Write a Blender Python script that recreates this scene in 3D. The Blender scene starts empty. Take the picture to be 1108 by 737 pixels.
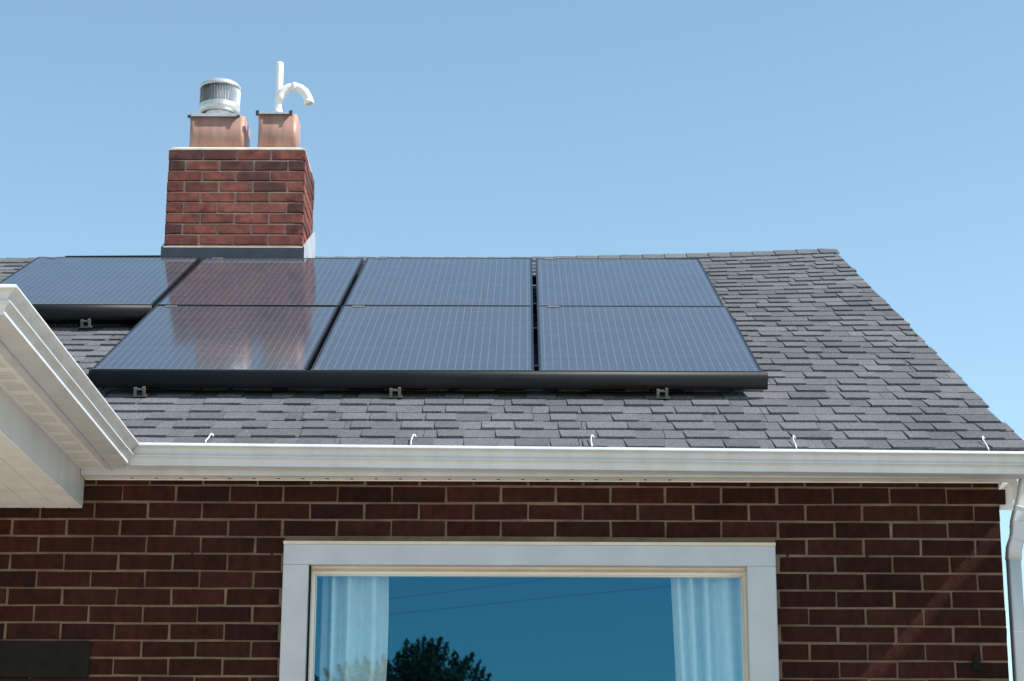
import bpy, math, random
import numpy as np
from mathutils import Vector, Matrix

random.seed(7)
rng = random.Random(11)
sc = bpy.context.scene
COL = sc.collection
PI = math.pi

# ------------------------------------------------------------------ camera model
IW, IH = 1108.0, 737.0
F_PX, PITCH, YAW, ROLL = 2251.4, 0.27224, -0.0063, 0.0049
_f = Vector((math.sin(YAW)*math.cos(PITCH), math.cos(YAW)*math.cos(PITCH), math.sin(PITCH)))
_r = Vector((math.cos(YAW), -math.sin(YAW), 0)); _u = _r.cross(_f)
_r2 = math.cos(ROLL)*_r + math.sin(ROLL)*_u
_u2 = -math.sin(ROLL)*_r + math.cos(ROLL)*_u
def ray(x, y): return _f + _r2*((x-IW/2)/F_PX) - _u2*((y-IH/2)/F_PX)
def at(x, y, Y):
    d = ray(x, y); return d*(Y/d.y)

# ------------------------------------------------------------------ materials
def newmat(name):
    m = bpy.data.materials.new(name); m.use_nodes = True
    nt = m.node_tree
    b = nt.nodes['Principled BSDF']
    return m, nt, b
def N(nt, t, **kw):
    n = nt.nodes.new(t)
    for k, v in kw.items(): setattr(n, k, v)
    return n
def ramp(nt, src, stops):
    r = N(nt, 'ShaderNodeValToRGB')
    els = r.color_ramp.elements
    while len(els) < len(stops): els.new(0.5)
    for e, (p, c) in zip(els, stops):
        e.position = p; e.color = c if len(c) == 4 else (*c, 1)
    nt.links.new(src, r.inputs[0]); return r
def noise(nt, scale, detail=4, rough=.55, coord='Object', stretch=None):
    tc = N(nt, 'ShaderNodeTexCoord'); out = tc.outputs[coord]
    if stretch:
        mp = N(nt, 'ShaderNodeMapping'); mp.inputs['Scale'].default_value = stretch
        nt.links.new(out, mp.inputs[0]); out = mp.outputs[0]
    n = N(nt, 'ShaderNodeTexNoise'); n.inputs['Scale'].default_value = scale
    n.inputs['Detail'].default_value = detail; n.inputs['Roughness'].default_value = rough
    nt.links.new(out, n.inputs['Vector']); return n
def bump(nt, b, src, strength, dist=.002):
    bp = N(nt, 'ShaderNodeBump'); bp.inputs['Strength'].default_value = strength
    bp.inputs['Distance'].default_value = dist
    nt.links.new(src, bp.inputs['Height']); nt.links.new(bp.outputs[0], b.inputs['Normal'])
def mul(nt, a, bsock, fac=1.0):
    m = N(nt, 'ShaderNodeMix', data_type='RGBA', blend_type='MULTIPLY')
    m.inputs[0].default_value = fac
    nt.links.new(a, m.inputs[6]); nt.links.new(bsock, m.inputs[7]); return m.outputs[2]

def noisy(name, c0, c1, scale=6, rough=.6, bmp=0, bscale=80, detail=5, spec=.5, metal=0, stretch=None, dist=.002):
    m, nt, b = newmat(name)
    n = noise(nt, scale, detail, stretch=stretch)
    r = ramp(nt, n.outputs[0], [(.3, c0), (.7, c1)])
    nt.links.new(r.outputs[0], b.inputs['Base Color'])
    b.inputs['Roughness'].default_value = rough; b.inputs['Metallic'].default_value = metal
    b.inputs['Specular IOR Level'].default_value = spec
    if bmp:
        bump(nt, b, noise(nt, bscale, 6, .65).outputs[0], bmp, dist)
    return m

def tinted(name, rough, nscale, lo, hi, bmp, bscale, spec=.3, stretch=None, dist=.002, nscale2=None, lo2=.8, hi2=1.2):
    """colour of each piece from its 'tint' attribute, broken up by noise"""
    m, nt, b = newmat(name)
    a = N(nt, 'ShaderNodeAttribute', attribute_name='tint')
    n = noise(nt, nscale, 6, .65, stretch=stretch)
    r = ramp(nt, n.outputs[0], [(.28, (lo,)*3), (.72, (hi,)*3)])
    c = mul(nt, a.outputs['Color'], r.outputs[0])
    if nscale2:
        n2 = noise(nt, nscale2, 3, .5)
        r2 = ramp(nt, n2.outputs[0], [(.3, (lo2,)*3), (.7, (hi2,)*3)])
        c = mul(nt, c, r2.outputs[0])
    nt.links.new(c, b.inputs['Base Color'])
    b.inputs['Roughness'].default_value = rough
    b.inputs['Specular IOR Level'].default_value = spec
    bump(nt, b, noise(nt, bscale, 5, .7).outputs[0], bmp, dist)
    return m

M = {}
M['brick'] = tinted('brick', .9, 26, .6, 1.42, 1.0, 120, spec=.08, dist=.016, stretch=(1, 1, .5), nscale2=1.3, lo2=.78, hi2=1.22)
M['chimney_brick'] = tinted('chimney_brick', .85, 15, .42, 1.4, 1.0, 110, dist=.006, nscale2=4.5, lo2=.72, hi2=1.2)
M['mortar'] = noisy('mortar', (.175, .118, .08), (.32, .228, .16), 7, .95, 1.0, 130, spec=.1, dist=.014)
M['chimney_mortar'] = noisy('chimney_mortar', (.55, .44, .37), (.76, .66, .58), 8, .95, .8, 150, spec=.1)
M['shingle'] = tinted('shingle', .9, 110, .42, 1.65, 1.0, 200, spec=.2, dist=.003, nscale2=1.3, lo2=.84, hi2=1.16)
def weathered(name, c, rough, spec):
    m, nt, b = newmat(name)
    n1 = noise(nt, 9, 6, .6, stretch=(1, 1, .25)); n2 = noise(nt, 2.2, 4, .6); n3 = noise(nt, 70, 4, .7)
    r1 = ramp(nt, n1.outputs[0], [(.36, (.90, .895, .885)), (.56, (1, 1, 1))])
    r2 = ramp(nt, n2.outputs[0], [(.3, (.93, .93, .92)), (.7, (1.04, 1.04, 1.04))])
    r3 = ramp(nt, n3.outputs[0], [(.24, (.75, .72, .67)), (.36, (1, 1, 1))])
    rgb = N(nt, 'ShaderNodeRGB'); rgb.outputs[0].default_value = (*c, 1)
    x = mul(nt, rgb.outputs[0], r1.outputs[0]); x = mul(nt, x, r2.outputs[0]); x = mul(nt, x, r3.outputs[0])
    nt.links.new(x, b.inputs['Base Color']); b.inputs['Roughness'].default_value = rough
    b.inputs['Specular IOR Level'].default_value = spec
    bump(nt, b, noise(nt, 5, 2).outputs[0], .12, .01)
    return m
M['white'] = weathered('white_aluminium', (.62, .64, .665), .36, .4)
M['white_soffit'] = weathered('white_soffit', (.84, .83, .81), .5, .3)
M['white_soffit_plain'] = noisy('white_soffit', (.76, .74, .71), (.84, .82, .79), 3, .5, .06, 40, spec=.3)
M['slot'] = noisy('vent_slot', (.54, .52, .48), (.64, .62, .58), 8, .7)
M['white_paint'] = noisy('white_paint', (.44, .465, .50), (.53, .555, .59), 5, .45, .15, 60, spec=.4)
M['cream_paint'] = noisy('cream_paint', (.58, .50, .38), (.70, .62, .50), 9, .55, .15, 60, spec=.3)
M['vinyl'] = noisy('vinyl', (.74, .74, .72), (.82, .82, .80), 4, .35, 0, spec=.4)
M['pvc'] = noisy('pvc', (.80, .80, .79), (.87, .87, .86), 10, .3, 0, spec=.5)
M['black_hole'] = noisy('black_hole', (.006, .006, .006), (.012, .011, .01), 20, .9)
M['dark_paint_and_shade'] = noisy('dark_paint_and_shade', (.008, .0075, .007), (.017, .0145, .0125), 14, .7, .4, 90, spec=.12)
M['skirt'] = noisy('skirt_plastic', (.008, .009, .011), (.014, .015, .018), 6, .55, .15, 60, spec=.35)
M['frame'] = noisy('panel_frame', (.012, .013, .015), (.022, .023, .026), 8, .35, 0, spec=.5, metal=.4)
M['alu'] = noisy('aluminium', (.34, .34, .34), (.50, .50, .50), 30, .4, 0, metal=.7)
M['foot'] = noisy('foot_metal', (.16, .15, .14), (.26, .25, .235), 30, .45, 0, metal=.6)
M['highlight'] = noisy('highlight_grey', (.13, .14, .155), (.20, .215, .23), 30, .35, 0, metal=.3)
M['galv'] = noisy('galvanised', (.46, .48, .49), (.66, .67, .68), 30, .42, .1, 60, metal=.55)
M['flash'] = noisy('flashing_metal', (.035, .042, .055), (.055, .063, .078), 10, .45, .1, 40, metal=.3)
M['flash_side'] = noisy('flashing_bright', (.40, .42, .44), (.52, .54, .56), 10, .45, .1, 40, metal=.3)
M['crown'] = noisy('crown_mortar', (.52, .47, .40), (.70, .65, .57), 14, .9, .6, 90)
M['clay'] = noisy('flue_clay', (.29, .15, .115), (.48, .29, .23), 5, .42, .3, 60, stretch=(3, 3, .6))
M['wood_white'] = noisy('rake_board', (.66, .66, .64), (.74, .74, .72), 4, .5, .1, 40)
M['curtain'] = noisy('curtain_cloth', (.70, .74, .74), (.80, .84, .84), 30, .9, .2, 300)
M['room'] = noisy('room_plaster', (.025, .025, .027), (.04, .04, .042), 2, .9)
M['ground'] = noisy('pale_concrete_ground', (.40, .345, .275), (.50, .44, .36), .5, .95, .5, 6, dist=.02)
M['siding'] = noisy('shading_house_siding', (.50, .48, .44), (.58, .56, .52), 1.2, .6)
M['wire'] = noisy('cable_black', (.015, .015, .015), (.03, .03, .03), 4, .6)
M['pole'] = noisy('pole_wood', (.09, .065, .045), (.17, .13, .09), 3, .85, .4, 30, stretch=(1, 1, .1))
M['bark'] = noisy('bark', (.05, .035, .025), (.12, .09, .065), 8, .9, .7, 30, stretch=(1, 1, .2))
M['leaf'] = tinted('leaf', .6, 8, .7, 1.3, .1, 60)

# solar cells: dark glass with pale busbar lines running up the slope
def cells_mat():
    m, nt, b = newmat('solar_cells')
    tc = N(nt, 'ShaderNodeTexCoord')
    sp = N(nt, 'ShaderNodeSeparateXYZ'); nt.links.new(tc.outputs['UV'], sp.inputs[0])
    def stripes(sock, count, width):
        a = N(nt, 'ShaderNodeMath', operation='MULTIPLY'); a.inputs[1].default_value = count
        nt.links.new(sock, a.inputs[0])
        f = N(nt, 'ShaderNodeMath', operation='FRACT'); nt.links.new(a.outputs[0], f.inputs[0])
        s = N(nt, 'ShaderNodeMath', operation='SUBTRACT'); s.inputs[1].default_value = .5
        nt.links.new(f.outputs[0], s.inputs[0])
        ab = N(nt, 'ShaderNodeMath', operation='ABSOLUTE'); nt.links.new(s.outputs[0], ab.inputs[0])
        l = N(nt, 'ShaderNodeMath', operation='LESS_THAN'); l.inputs[1].default_value = width/2
        nt.links.new(ab.outputs[0], l.inputs[0]); return l.outputs[0]
    bus = stripes(sp.outputs[0], 27, .12)
    gap = stripes(sp.outputs[1], 10, .02)
    n = noise(nt, 5, 3)
    r = ramp(nt, n.outputs[0], [(.3, (.052, .059, .078)), (.7, (.066, .073, .092))])
    mx = N(nt, 'ShaderNodeMix', data_type='RGBA'); nt.links.new(bus, mx.inputs[0])
    nt.links.new(r.outputs[0], mx.inputs[6]); mx.inputs[7].default_value = (.130, .137, .153, 1)
    mg = N(nt, 'ShaderNodeMix', data_type='RGBA'); nt.links.new(gap, mg.inputs[0])
    nt.links.new(mx.outputs[2], mg.inputs[6]); mg.inputs[7].default_value = (.02, .02, .024, 1)
    # dust: fine pale specks
    d = noise(nt, 190, 4, .8)
    dr = ramp(nt, d.outputs[0], [(.48, (0, 0, 0)), (.8, (.5, .5, .5))])
    ma = N(nt, 'ShaderNodeMix', data_type='RGBA'); nt.links.new(dr.outputs[0], ma.inputs[0])
    nt.links.new(mg.outputs[2], ma.inputs[6]); ma.inputs[7].default_value = (.10, .10, .10, 1)
    nt.links.new(ma.outputs[2], b.inputs['Base Color'])
    rr = ramp(nt, noise(nt, 3, 4).outputs[0], [(.3, (.085,)*3), (.7, (.12,)*3)])
    nt.links.new(rr.outputs[0], b.inputs['Roughness'])
    b.inputs['IOR'].default_value = 1.5
    b.inputs['Specular IOR Level'].default_value = .5
    return m
M['cells'] = cells_mat()

def pane_mat():
    m, nt, b = newmat('window_glass')
    nt.nodes.remove(b)
    out = [n for n in nt.nodes if n.type == 'OUTPUT_MATERIAL'][0]
    t = N(nt, 'ShaderNodeBsdfTransparent'); t.inputs[0].default_value = (.82, .93, .935, 1)
    g = N(nt, 'ShaderNodeBsdfGlossy'); g.inputs[0].default_value = (.15, .61, 1.0, 1); g.inputs['Roughness'].default_value = .012
    mx = N(nt, 'ShaderNodeMixShader'); mx.inputs[0].default_value = .19
    nt.links.new(t.outputs[0], mx.inputs[1]); nt.links.new(g.outputs[0], mx.inputs[2])
    nt.links.new(mx.outputs[0], out.inputs[0])
    # old float glass is very slightly wavy
    n = noise(nt, 1.6, 1)
    bp = N(nt, 'ShaderNodeBump'); bp.inputs['Strength'].default_value = .02; bp.inputs['Distance'].default_value = .01
    nt.links.new(n.outputs[0], bp.inputs['Height']); nt.links.new(bp.outputs[0], g.inputs['Normal'])
    return m
M['pane'] = pane_mat()

# ------------------------------------------------------------------ mesh helper
class MB:
    def __init__(s): s.v, s.f, s.m, s.c, s.mats, s.uv = [], [], [], [], [], {}
    def mi(s, mat):
        if mat not in s.mats: s.mats.append(mat)
        return s.mats.index(mat)
    def add(s, vs, fs, mat, tint=(1, 1, 1)):
        o = len(s.v); s.v += [tuple(p) for p in vs]; k = s.mi(mat)
        for f in fs:
            s.f.append(tuple(i+o for i in f)); s.m.append(k); s.c.append(tint)
    def box(s, x0, x1, y0, y1, z0, z1, mat, tint=(1, 1, 1)):
        vs = [(x, y, z) for z in (z0, z1) for y in (y0, y1) for x in (x0, x1)]
        s.add(vs, [(0, 2, 3, 1), (4, 5, 7, 6), (0, 1, 5, 4), (2, 6, 7, 3), (0, 4, 6, 2), (1, 3, 7, 5)], mat, tint)
    def obox(s, o, ax, ay, az, mat, tint=(1, 1, 1)):
        """box from corner o with edge vectors"""
        vs = [o + ax*i + ay*j + az*k for k in (0, 1) for j in (0, 1) for i in (0, 1)]
        s.add(vs, [(0, 2, 3, 1), (4, 5, 7, 6), (0, 1, 5, 4), (2, 6, 7, 3), (0, 4, 6, 2), (1, 3, 7, 5)], mat, tint)
    def prism(s, poly, axis, a0, a1, mat, tint=(1, 1, 1)):
        n = len(poly); P = []
        for a in (a0, a1):
            for (p, q) in poly:
                P.append({'x': (a, p, q), 'y': (p, a, q), 'z': (p, q, a)}[axis])
        fs = [tuple(range(n))[::-1], tuple(range(n, 2*n))]
        for i in range(n):
            j = (i+1) % n; fs.append((i, j, n+j, n+i))
        s.add(P, fs, mat, tint)
    def tube(s, pts, r, mat, n=12, cap=True, sq=None):
        pts = [Vector(p) for p in pts]; rs = r if isinstance(r, (list, tuple)) else [r]*len(pts)
        up = Vector((0, 1, 0.01)).normalized(); rings = []
        for i, p in enumerate(pts):
            d = (pts[min(i+1, len(pts)-1)] - pts[max(i-1, 0)]).normalized()
            a = d.cross(up)
            if a.length < 1e-3: a = d.cross(Vector((1, 0, 0)))
            a.normalize(); b = a.cross(d).normalized()
            if sq:   # rectangular section with rounded corners
                sec = []
                for k in range(n):
                    t = 2*PI*(k+.5)/n; cx, cy = math.cos(t), math.sin(t)
                    e = .28
                    sec.append((math.copysign(abs(cx)**e, cx)*sq[0]*rs[i], math.copysign(abs(cy)**e, cy)*sq[1]*rs[i]))
            else:
                sec = [(math.cos(2*PI*k/n)*rs[i], math.sin(2*PI*k/n)*rs[i]) for k in range(n)]
            rings.append([p + a*u + b*w for u, w in sec])
        vs = [q for rg in rings for q in rg]; fs = []
        for i in range(len(rings)-1):
            for k in range(n):
                l = (k+1) % n
                fs.append((i*n+k, i*n+l, (i+1)*n+l, (i+1)*n+k))
        if cap: fs += [tuple(range(n))[::-1], tuple((len(rings)-1)*n+k for k in range(n))]
        s.add(vs, fs, mat)
    def lathe(s, prof, cx, cy, mat, n=40, a0=0, a1=2*PI):
        vs = []; full = abs(a1-a0-2*PI) < 1e-6; m = n if full else n+1
        for (r, z) in prof:
            for k in range(m):
                t = a0+(a1-a0)*k/n; vs.append((cx+r*math.cos(t), cy+r*math.sin(t), z))
        fs = []
        for i in range(len(prof)-1):
            for k in range(n):
                l = (k+1) % m
                fs.append((i*m+k, i*m+l, (i+1)*m+l, (i+1)*m+k))
        s.add(vs, fs, mat)
    def brick(s, c, ax, ay, az, mat, tint, ch=.003):
        """brick with chamfered face edges: centre of the face c, half-width vector ax, half-height vector az, outward normal ay (depth vector)"""
        dn = ay.normalized()
        def ring(k, d): 
            a = ax - ax.normalized()*k; z = az - az.normalized()*k
            return [c - a - z - dn*d, c + a - z - dn*d, c + a + z - dn*d, c - a + z - dn*d]
        vs = ring(0, ay.length) + ring(0, ch) + ring(ch*.9, 0)
        jit = [(ax.normalized()*rng.uniform(-.0017, .0017) + az.normalized()*rng.uniform(-.0015, .0015)) for _ in range(4)]
        for q in range(4):
            vs[4+q] = vs[4+q] + jit[q]; vs[8+q] = vs[8+q] + jit[q]
        fs = [(8, 9, 10, 11)]
        for b0 in (0, 4):
            for k in range(4):
                l = (k+1) % 4; fs.append((b0+k, b0+l, b0+4+l, b0+4+k))
        s.add(vs, fs, mat, tint)
    def build(s, name, parent=None, smooth=False, tint=False, fix=True):
        me = bpy.data.meshes.new(name)
        org = Vector((0, 0, 0))
        me.from_pydata(s.v, [], s.f)
        for m in s.mats: me.materials.append(m)
        me.polygons.foreach_set('material_index', s.m)
        if tint:
            at_ = me.color_attributes.new('tint', 'FLOAT_COLOR', 'CORNER')
            buf = []
            for p, c in zip(me.polygons, s.c): buf += list((*c, 1.0))*p.loop_total
            at_.data.foreach_set('color', buf)
        if smooth: me.polygons.foreach_set('use_smooth', [True]*len(me.polygons))
        me.update()
        if fix:
            import bmesh
            bm = bmesh.new(); bm.from_mesh(me); bmesh.ops.recalc_face_normals(bm, faces=bm.faces); bm.to_mesh(me); bm.free()
        o = bpy.data.objects.new(name, me); COL.objects.link(o)
        if smooth:
            try:
                with bpy.context.temp_override(object=o, active_object=o, selected_objects=[o]):
                    bpy.ops.object.shade_auto_smooth(angle=math.radians(38))
            except Exception:
                pass
        if parent is not None:
            o.parent = parent
            o.matrix_parent_inverse = parent_world(parent).inverted()
        return o

_W = {}
def parent_world(p):
    m = Matrix.Translation(p.location) if p.name in _W else Matrix.Identity(4)
    q = p
    return m
def empty(name, loc=(0, 0, 0)):
    o = bpy.data.objects.new(name, None); COL.objects.link(o)
    o.location = loc; o.empty_display_size = .1; _W[o.name] = 1
    return o
def tag(o, label=None, cat=None, group=None, kind=None):
    if label: o['label'] = label
    if cat: o['category'] = cat
    if group: o['group'] = group
    if kind: o['kind'] = kind
    return o
def vary(c, a, r=rng): 
    k = 1 + r.uniform(-a, a); return tuple(max(0, x*k*(1+r.uniform(-a, a)*.25)) for x in c)

def grey(c, a):
    k = 1 + rng.uniform(-a, a); h = rng.uniform(-.02, .02); return (c[0]*k*(1+h), c[1]*k, c[2]*k*(1-h))

# ------------------------------------------------------------------ dimensions (metres, eye level = 0)
GZ = -1.6
YW = 8.423                       # face of the brick wall
YF = 8.325                       # fascia
TH = math.radians(26.565); CT, ST = math.cos(TH), math.sin(TH)
UP = Vector((0, CT, ST)); NR = Vector((0, -ST, CT)); EX = Vector((1, 0, 0))
P0 = Vector((-1.9688, 9.016, 2.3752))     # lower left corner of the lower panel row, on the glass
OFF = .122                                # glass above the shingles
def roof_z(y): return P0.z - OFF/CT + (y-P0.y)*math.tan(TH)
Y_E, Y_R = 8.235, 13.10                   # eave and ridge of the shingle field
XR, XL = 2.05, -4.3                       # rake and left end
E0 = Vector((0, Y_E, roof_z(Y_E)))
SLEN = (Y_R-Y_E)/CT
_sx = [-5, -3.4, -2.3, -1.3, -.05, .95, 1.5, 2.03, 3]
_sy = [.088, .085, .075, .070, .070, .044, .026, 0, 0]
def sag(p):
    t = max(0, min(1, (p.y - 9.6)/(Y_R-9.6)))
    return float(np.interp(p.x, _sx, _sy))*t*t*(3-2*t)
def RP(u, v, w=0):
    p = E0 + EX*u + UP*v + NR*w
    p.z -= sag(p); return p
GL, GR = .0, .0
LIPZ = lambda x: 1.858 - .0067*(x+1.558)  # the eave gutter falls towards the downspout

# ------------------------------------------------------------------ the house
house = empty('brick_house', (0, YW, GZ))
tag(house, 'dark red brick house with grey shingle roof, white picture window and brick chimney', 'house')

# ---- front wall: individually laid bricks over a mortar backing
JX = [-2.324, -2.101, -1.879, -1.657, -1.435, -1.213, -.991, -.769, -.545, -.321, -.095, .129, .355, .58, .81, 1.039, 1.271, 1.504, 1.736, 1.955]
JXo = [-2.5485-.2245*k for k in range(8, -1, -1)] + JX
JXe = [JXo[0]] + [(JXo[i]+JXo[i+1])/2 for i in range(len(JXo)-1)] + [1.955]
JXe = sorted(set(round(v, 4) for v in JXe)); 
WX0, WX1, WZ0, WZ1 = -.972, 1.018, -.2, 1.478       # rough opening
Z0R, RH = 1.585, .0711
wb = MB()
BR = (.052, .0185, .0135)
JT = .0088                       # joint
def wall_row(k):
    zt = Z0R - RH*(k-1); zb = Z0R - RH*k           # row k lies between line k-1 and line k
    xs = JXo if k % 2 else JXe
    for i in range(len(xs)-1):
        a, b = xs[i], xs[i+1]
        a += rng.uniform(-.002, .002); b += rng.uniform(-.002, .002)
        segs = [(a, b)]
        if zb < WZ1-.02 and zt > WZ0+.02:
            segs = []
            if a < WX0-.008: segs.append((a, min(b, WX0-.004)))
            if b > WX1+.008: segs.append((max(a, WX1+.004), b))
        if zt > 1.66 and b > 1.94: segs = [(a, 1.985)] if zb < 1.70 else segs
        for (p, q) in segs:
            if q-p < .02: continue
            t = rng.random()
            c = vary(BR, .16)
            if t < .13: c = vary((.036, .0145, .012), .12)
            elif t < .20: c = vary((.064, .021, .0165), .1)
            y = YW + rng.uniform(-.0022, .0018)
            hz = (RH-JT)/2 + rng.uniform(-.001, .0008)
            ctr = Vector(((p+q)/2, y, (zt+zb)/2 + rng.uniform(-.001, .001)))
            tilt = rng.uniform(-.0035, .0035)
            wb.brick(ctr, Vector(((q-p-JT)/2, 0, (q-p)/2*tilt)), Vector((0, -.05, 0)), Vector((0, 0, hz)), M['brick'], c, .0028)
for k in range(-2, 26): wall_row(k)
mort = M['mortar']
MY = YW+.0045
for (x0, x1, z0, z1) in ((JXo[0], WX0, GZ, 1.80), (WX1, 1.951, GZ, 1.80), (WX0, WX1, WZ1, 1.80), (WX0, WX1, GZ, WZ0)):
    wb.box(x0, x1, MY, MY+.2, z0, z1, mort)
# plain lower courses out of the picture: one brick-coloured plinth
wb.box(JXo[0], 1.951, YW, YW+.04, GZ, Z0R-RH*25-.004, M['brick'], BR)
# weep holes
for (px, py) in ((208, 599), (294, 599.5), (852, 601), (938.5, 602.5)):
    p = at(px, py, YW); wb.box(p.x-.005, p.x+.005, YW+.001, YW+.01, p.z-.0055, p.z+.0055, M['black_hole'])
wall = wb.build('wall', house, tint=True, fix=True)

gw = MB()   # gable wall at the right end
gp = [(YW+.21, GZ), (13.1+4.6, GZ), (17.7, 1.80), (13.1, roof_z(13.1)-.12), (YW+.21, roof_z(YW+.21)-.12)]
gw.prism(gp, 'x', 1.75, 1.949, M['brick'], BR)
gw.build('gable_wall', house, tint=True)
gw2 = MB(); gw2.prism(gp, 'x', JXo[0]+.002, JXo[0]+.2, M['brick'], BR)
gw2.build('gable_wall', house, tint=True)

lt = MB()   # black painted lintel at the lower left
pt = at(98, 694, YW)
lt.box(-3.05, pt.x, YW-.012, YW+.03, 1.083-.145, 1.083, M['dark_paint_and_shade'])
lt.box(-3.05, pt.x-.012, YW-.004, YW+.03, 1.083-.31, 1.083-.151, M['dark_paint_and_shade'])
tag(lt.build('lintel', house), 'black painted lintel')

# ---- window
win = empty('window', (0, YW, 0)); win.parent = house; win.matrix_parent_inverse = Matrix.Translation(house.location).inverted()
_W[win.name] = 1
def build_in(mb, name, par, **k):
    o = mb.build(name, None, **k); o.parent = par
    T = Matrix.Translation(par.location)
    # world matrix of par equals its own translation (parent inverses cancel)
    o.matrix_parent_inverse = T.inverted(); return o
cx0, cx1, cz1 = -.980, 1.024, at(570, 590, YW-.03).z
ix0, ix1 = -.876, .906
iz1 = at(570, 611.5, YW-.03).z
cf = YW-.030
c = MB()
def chbox(mb, x0, x1, y0, y1, z0, z1, mat, ch=.003):
    mb.prism([(x0, y1), (x0, y0+ch), (x0+ch, y0), (x1-ch, y0), (x1, y0+ch), (x1, y1)], 'z', z0, z1, mat)
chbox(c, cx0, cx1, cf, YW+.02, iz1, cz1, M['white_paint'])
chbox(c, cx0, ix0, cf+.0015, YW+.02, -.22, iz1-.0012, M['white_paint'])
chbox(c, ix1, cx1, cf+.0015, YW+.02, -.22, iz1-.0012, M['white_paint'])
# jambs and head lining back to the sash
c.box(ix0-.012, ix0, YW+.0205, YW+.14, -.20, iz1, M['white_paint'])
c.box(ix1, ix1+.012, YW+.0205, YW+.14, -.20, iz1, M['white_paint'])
c.box(ix0-.012, ix1+.012, YW+.0205, YW+.14, iz1+.0005, iz1+.012, M['cream_paint'])
build_in(c, 'casing', win)
d = MB(); d.prism([(YW-.001, cz1+.001), (cf-.003, cz1+.001), (cf-.003, cz1+.014), (YW-.001, cz1+.018)], 'x', cx0-.001, cx1+.001, M['cream_paint'])
build_in(d, 'drip_cap', win)
s = MB()
st = MB(); sz_ = at(570, 617.5, YW+.03).z
st.prism([(YW+.062, iz1-.0006), (YW+.012, iz1-.0006), (YW+.016, iz1-.008), (YW+.030, sz_), (YW+.062, sz_)], 'x', ix0+.0005, ix1-.0005, M['cream_paint'])
st.prism([(ix0+.0006, YW+.062), (ix0+.0006, YW+.02), (ix0+.008, YW+.03), (ix0+.008, YW+.062)], 'z', -.19, sz_-.0005, M['cream_paint'])
st.prism([(ix1-.0006, YW+.062), (ix1-.0006, YW+.02), (ix1-.010, YW+.03), (ix1-.010, YW+.062)], 'z', -.19, sz_-.0005, M['cream_paint'])
st.box(ix0+.0003, ix0+.0075, YW+.004, YW+.0195, -.19, iz1-.001, M['dark_paint_and_shade'])  # dark strip standing in for the shaded gap at the left jamb
build_in(st, 'stop_moulding', win)
ys = YW+.075
gl0, gl1, glz = at(341, 680, ys).x, at(803, 680, ys).x, at(570, 623.5, ys).z
so0, so1, soz = ix0+.004, ix1-.004, sz_+.006
def frame_rails(mb, xo0, xo1, zo, xi0, xi1, zi, y0, y1, mat):
    chbox(mb, xo0, xo1, y0, y1, zi, zo, mat, .002)
    chbox(mb, xo0, xi0, y0+.001, y1, -.19, zi-.0008, mat, .002)
    chbox(mb, xi1, xo1, y0+.001, y1, -.19, zi-.0008, mat, .002)
    chbox(mb, xo0, xo1, y0+.001, y1, -.20, -.16, mat, .002)
mid = .010
frame_rails(s, so0, so1, soz, gl0-mid*.4, gl1+mid*.4, glz+mid*.4, ys-.0125, ys+.04, M['vinyl'])
frame_rails(s, gl0-mid*.4+.0005, gl1+mid*.4-.0005, glz+mid*.4-.0005, gl0, gl1, glz, ys+.002, ys+.03, M['vinyl'])
build_in(s, 'sash', win)
g = MB(); g.add([(gl0-.005, ys+.012, -.17), (gl1+.005, ys+.012, -.17), (gl1+.005, ys+.012, glz+.005), (gl0-.005, ys+.012, glz+.005)], [(0, 1, 2, 3)], M['pane'])
build_in(g, 'pane', win, fix=False)
si = MB(); si.prism([(YW+.1, -.2), (YW-.06, -.225), (YW-.06, -.265), (YW+.1, -.265)], 'x', cx0-.04, cx1+.04, M['cream_paint'])
build_in(si, 'sill', win)

# room behind the window
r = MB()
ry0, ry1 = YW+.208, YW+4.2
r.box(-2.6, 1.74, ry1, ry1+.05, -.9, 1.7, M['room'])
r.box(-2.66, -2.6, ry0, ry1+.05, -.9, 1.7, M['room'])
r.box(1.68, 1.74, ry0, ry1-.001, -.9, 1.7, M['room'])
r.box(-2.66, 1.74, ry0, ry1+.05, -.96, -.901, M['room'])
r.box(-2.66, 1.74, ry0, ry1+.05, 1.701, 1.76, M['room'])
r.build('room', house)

# curtains: hang in the window, their own things
def curtain(name, x0, x1, y, label, flare, phase, n=9, back=0):
    m = MB(); seg = 110; rows = 16; vs = []
    for j in range(rows+1):
        z = 1.46 - 1.66*j/rows
        dz = (1.46-z)
        for i in range(seg+1):
            t = i/seg
            x = x0 + (x1-x0)*t
            x += flare(t, dz)
            yy = y + .034*math.sin(2*PI*n*t*(1+.12*math.sin(5*t)) + phase) + .012*math.sin(2*PI*2.3*t*n/4+1+dz*1.5) + .004*math.sin(dz*5+t*9)
            yy += back*max(0, 1-t/.28)**1.5
            vs.append((x, yy, z))
    fs = [(j*(seg+1)+i, j*(seg+1)+i+1, (j+1)*(seg+1)+i+1, (j+1)*(seg+1)+i) for j in range(rows) for i in range(seg)]
    m.add(vs, fs, M['curtain']); o = m.build(name, None, smooth=False, fix=False)
    o.data.polygons.foreach_set('use_smooth', [True]*len(o.data.polygons))
    sm = o.modifiers.new('thick', 'SOLIDIFY'); sm.thickness = .0015
    return tag(o, label, 'curtain')
curtain('curtain', -.885, -.574, YW+.185, 'pale curtain hanging at the left end of the window, tree reflected over it',
        lambda t, dz: .02*t*math.exp(-((dz-.25)/.25)**2)*0+ .014*t*math.sin(min(dz, 1)*3.6+.6), .6, 5, .22)
curtain('curtain', .612, .935, YW+.185, 'pale curtain hanging at the right end of the window, plain sky reflected over it',
        lambda t, dz: .035*(1-t)*dz, 2.2, 5)

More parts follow.
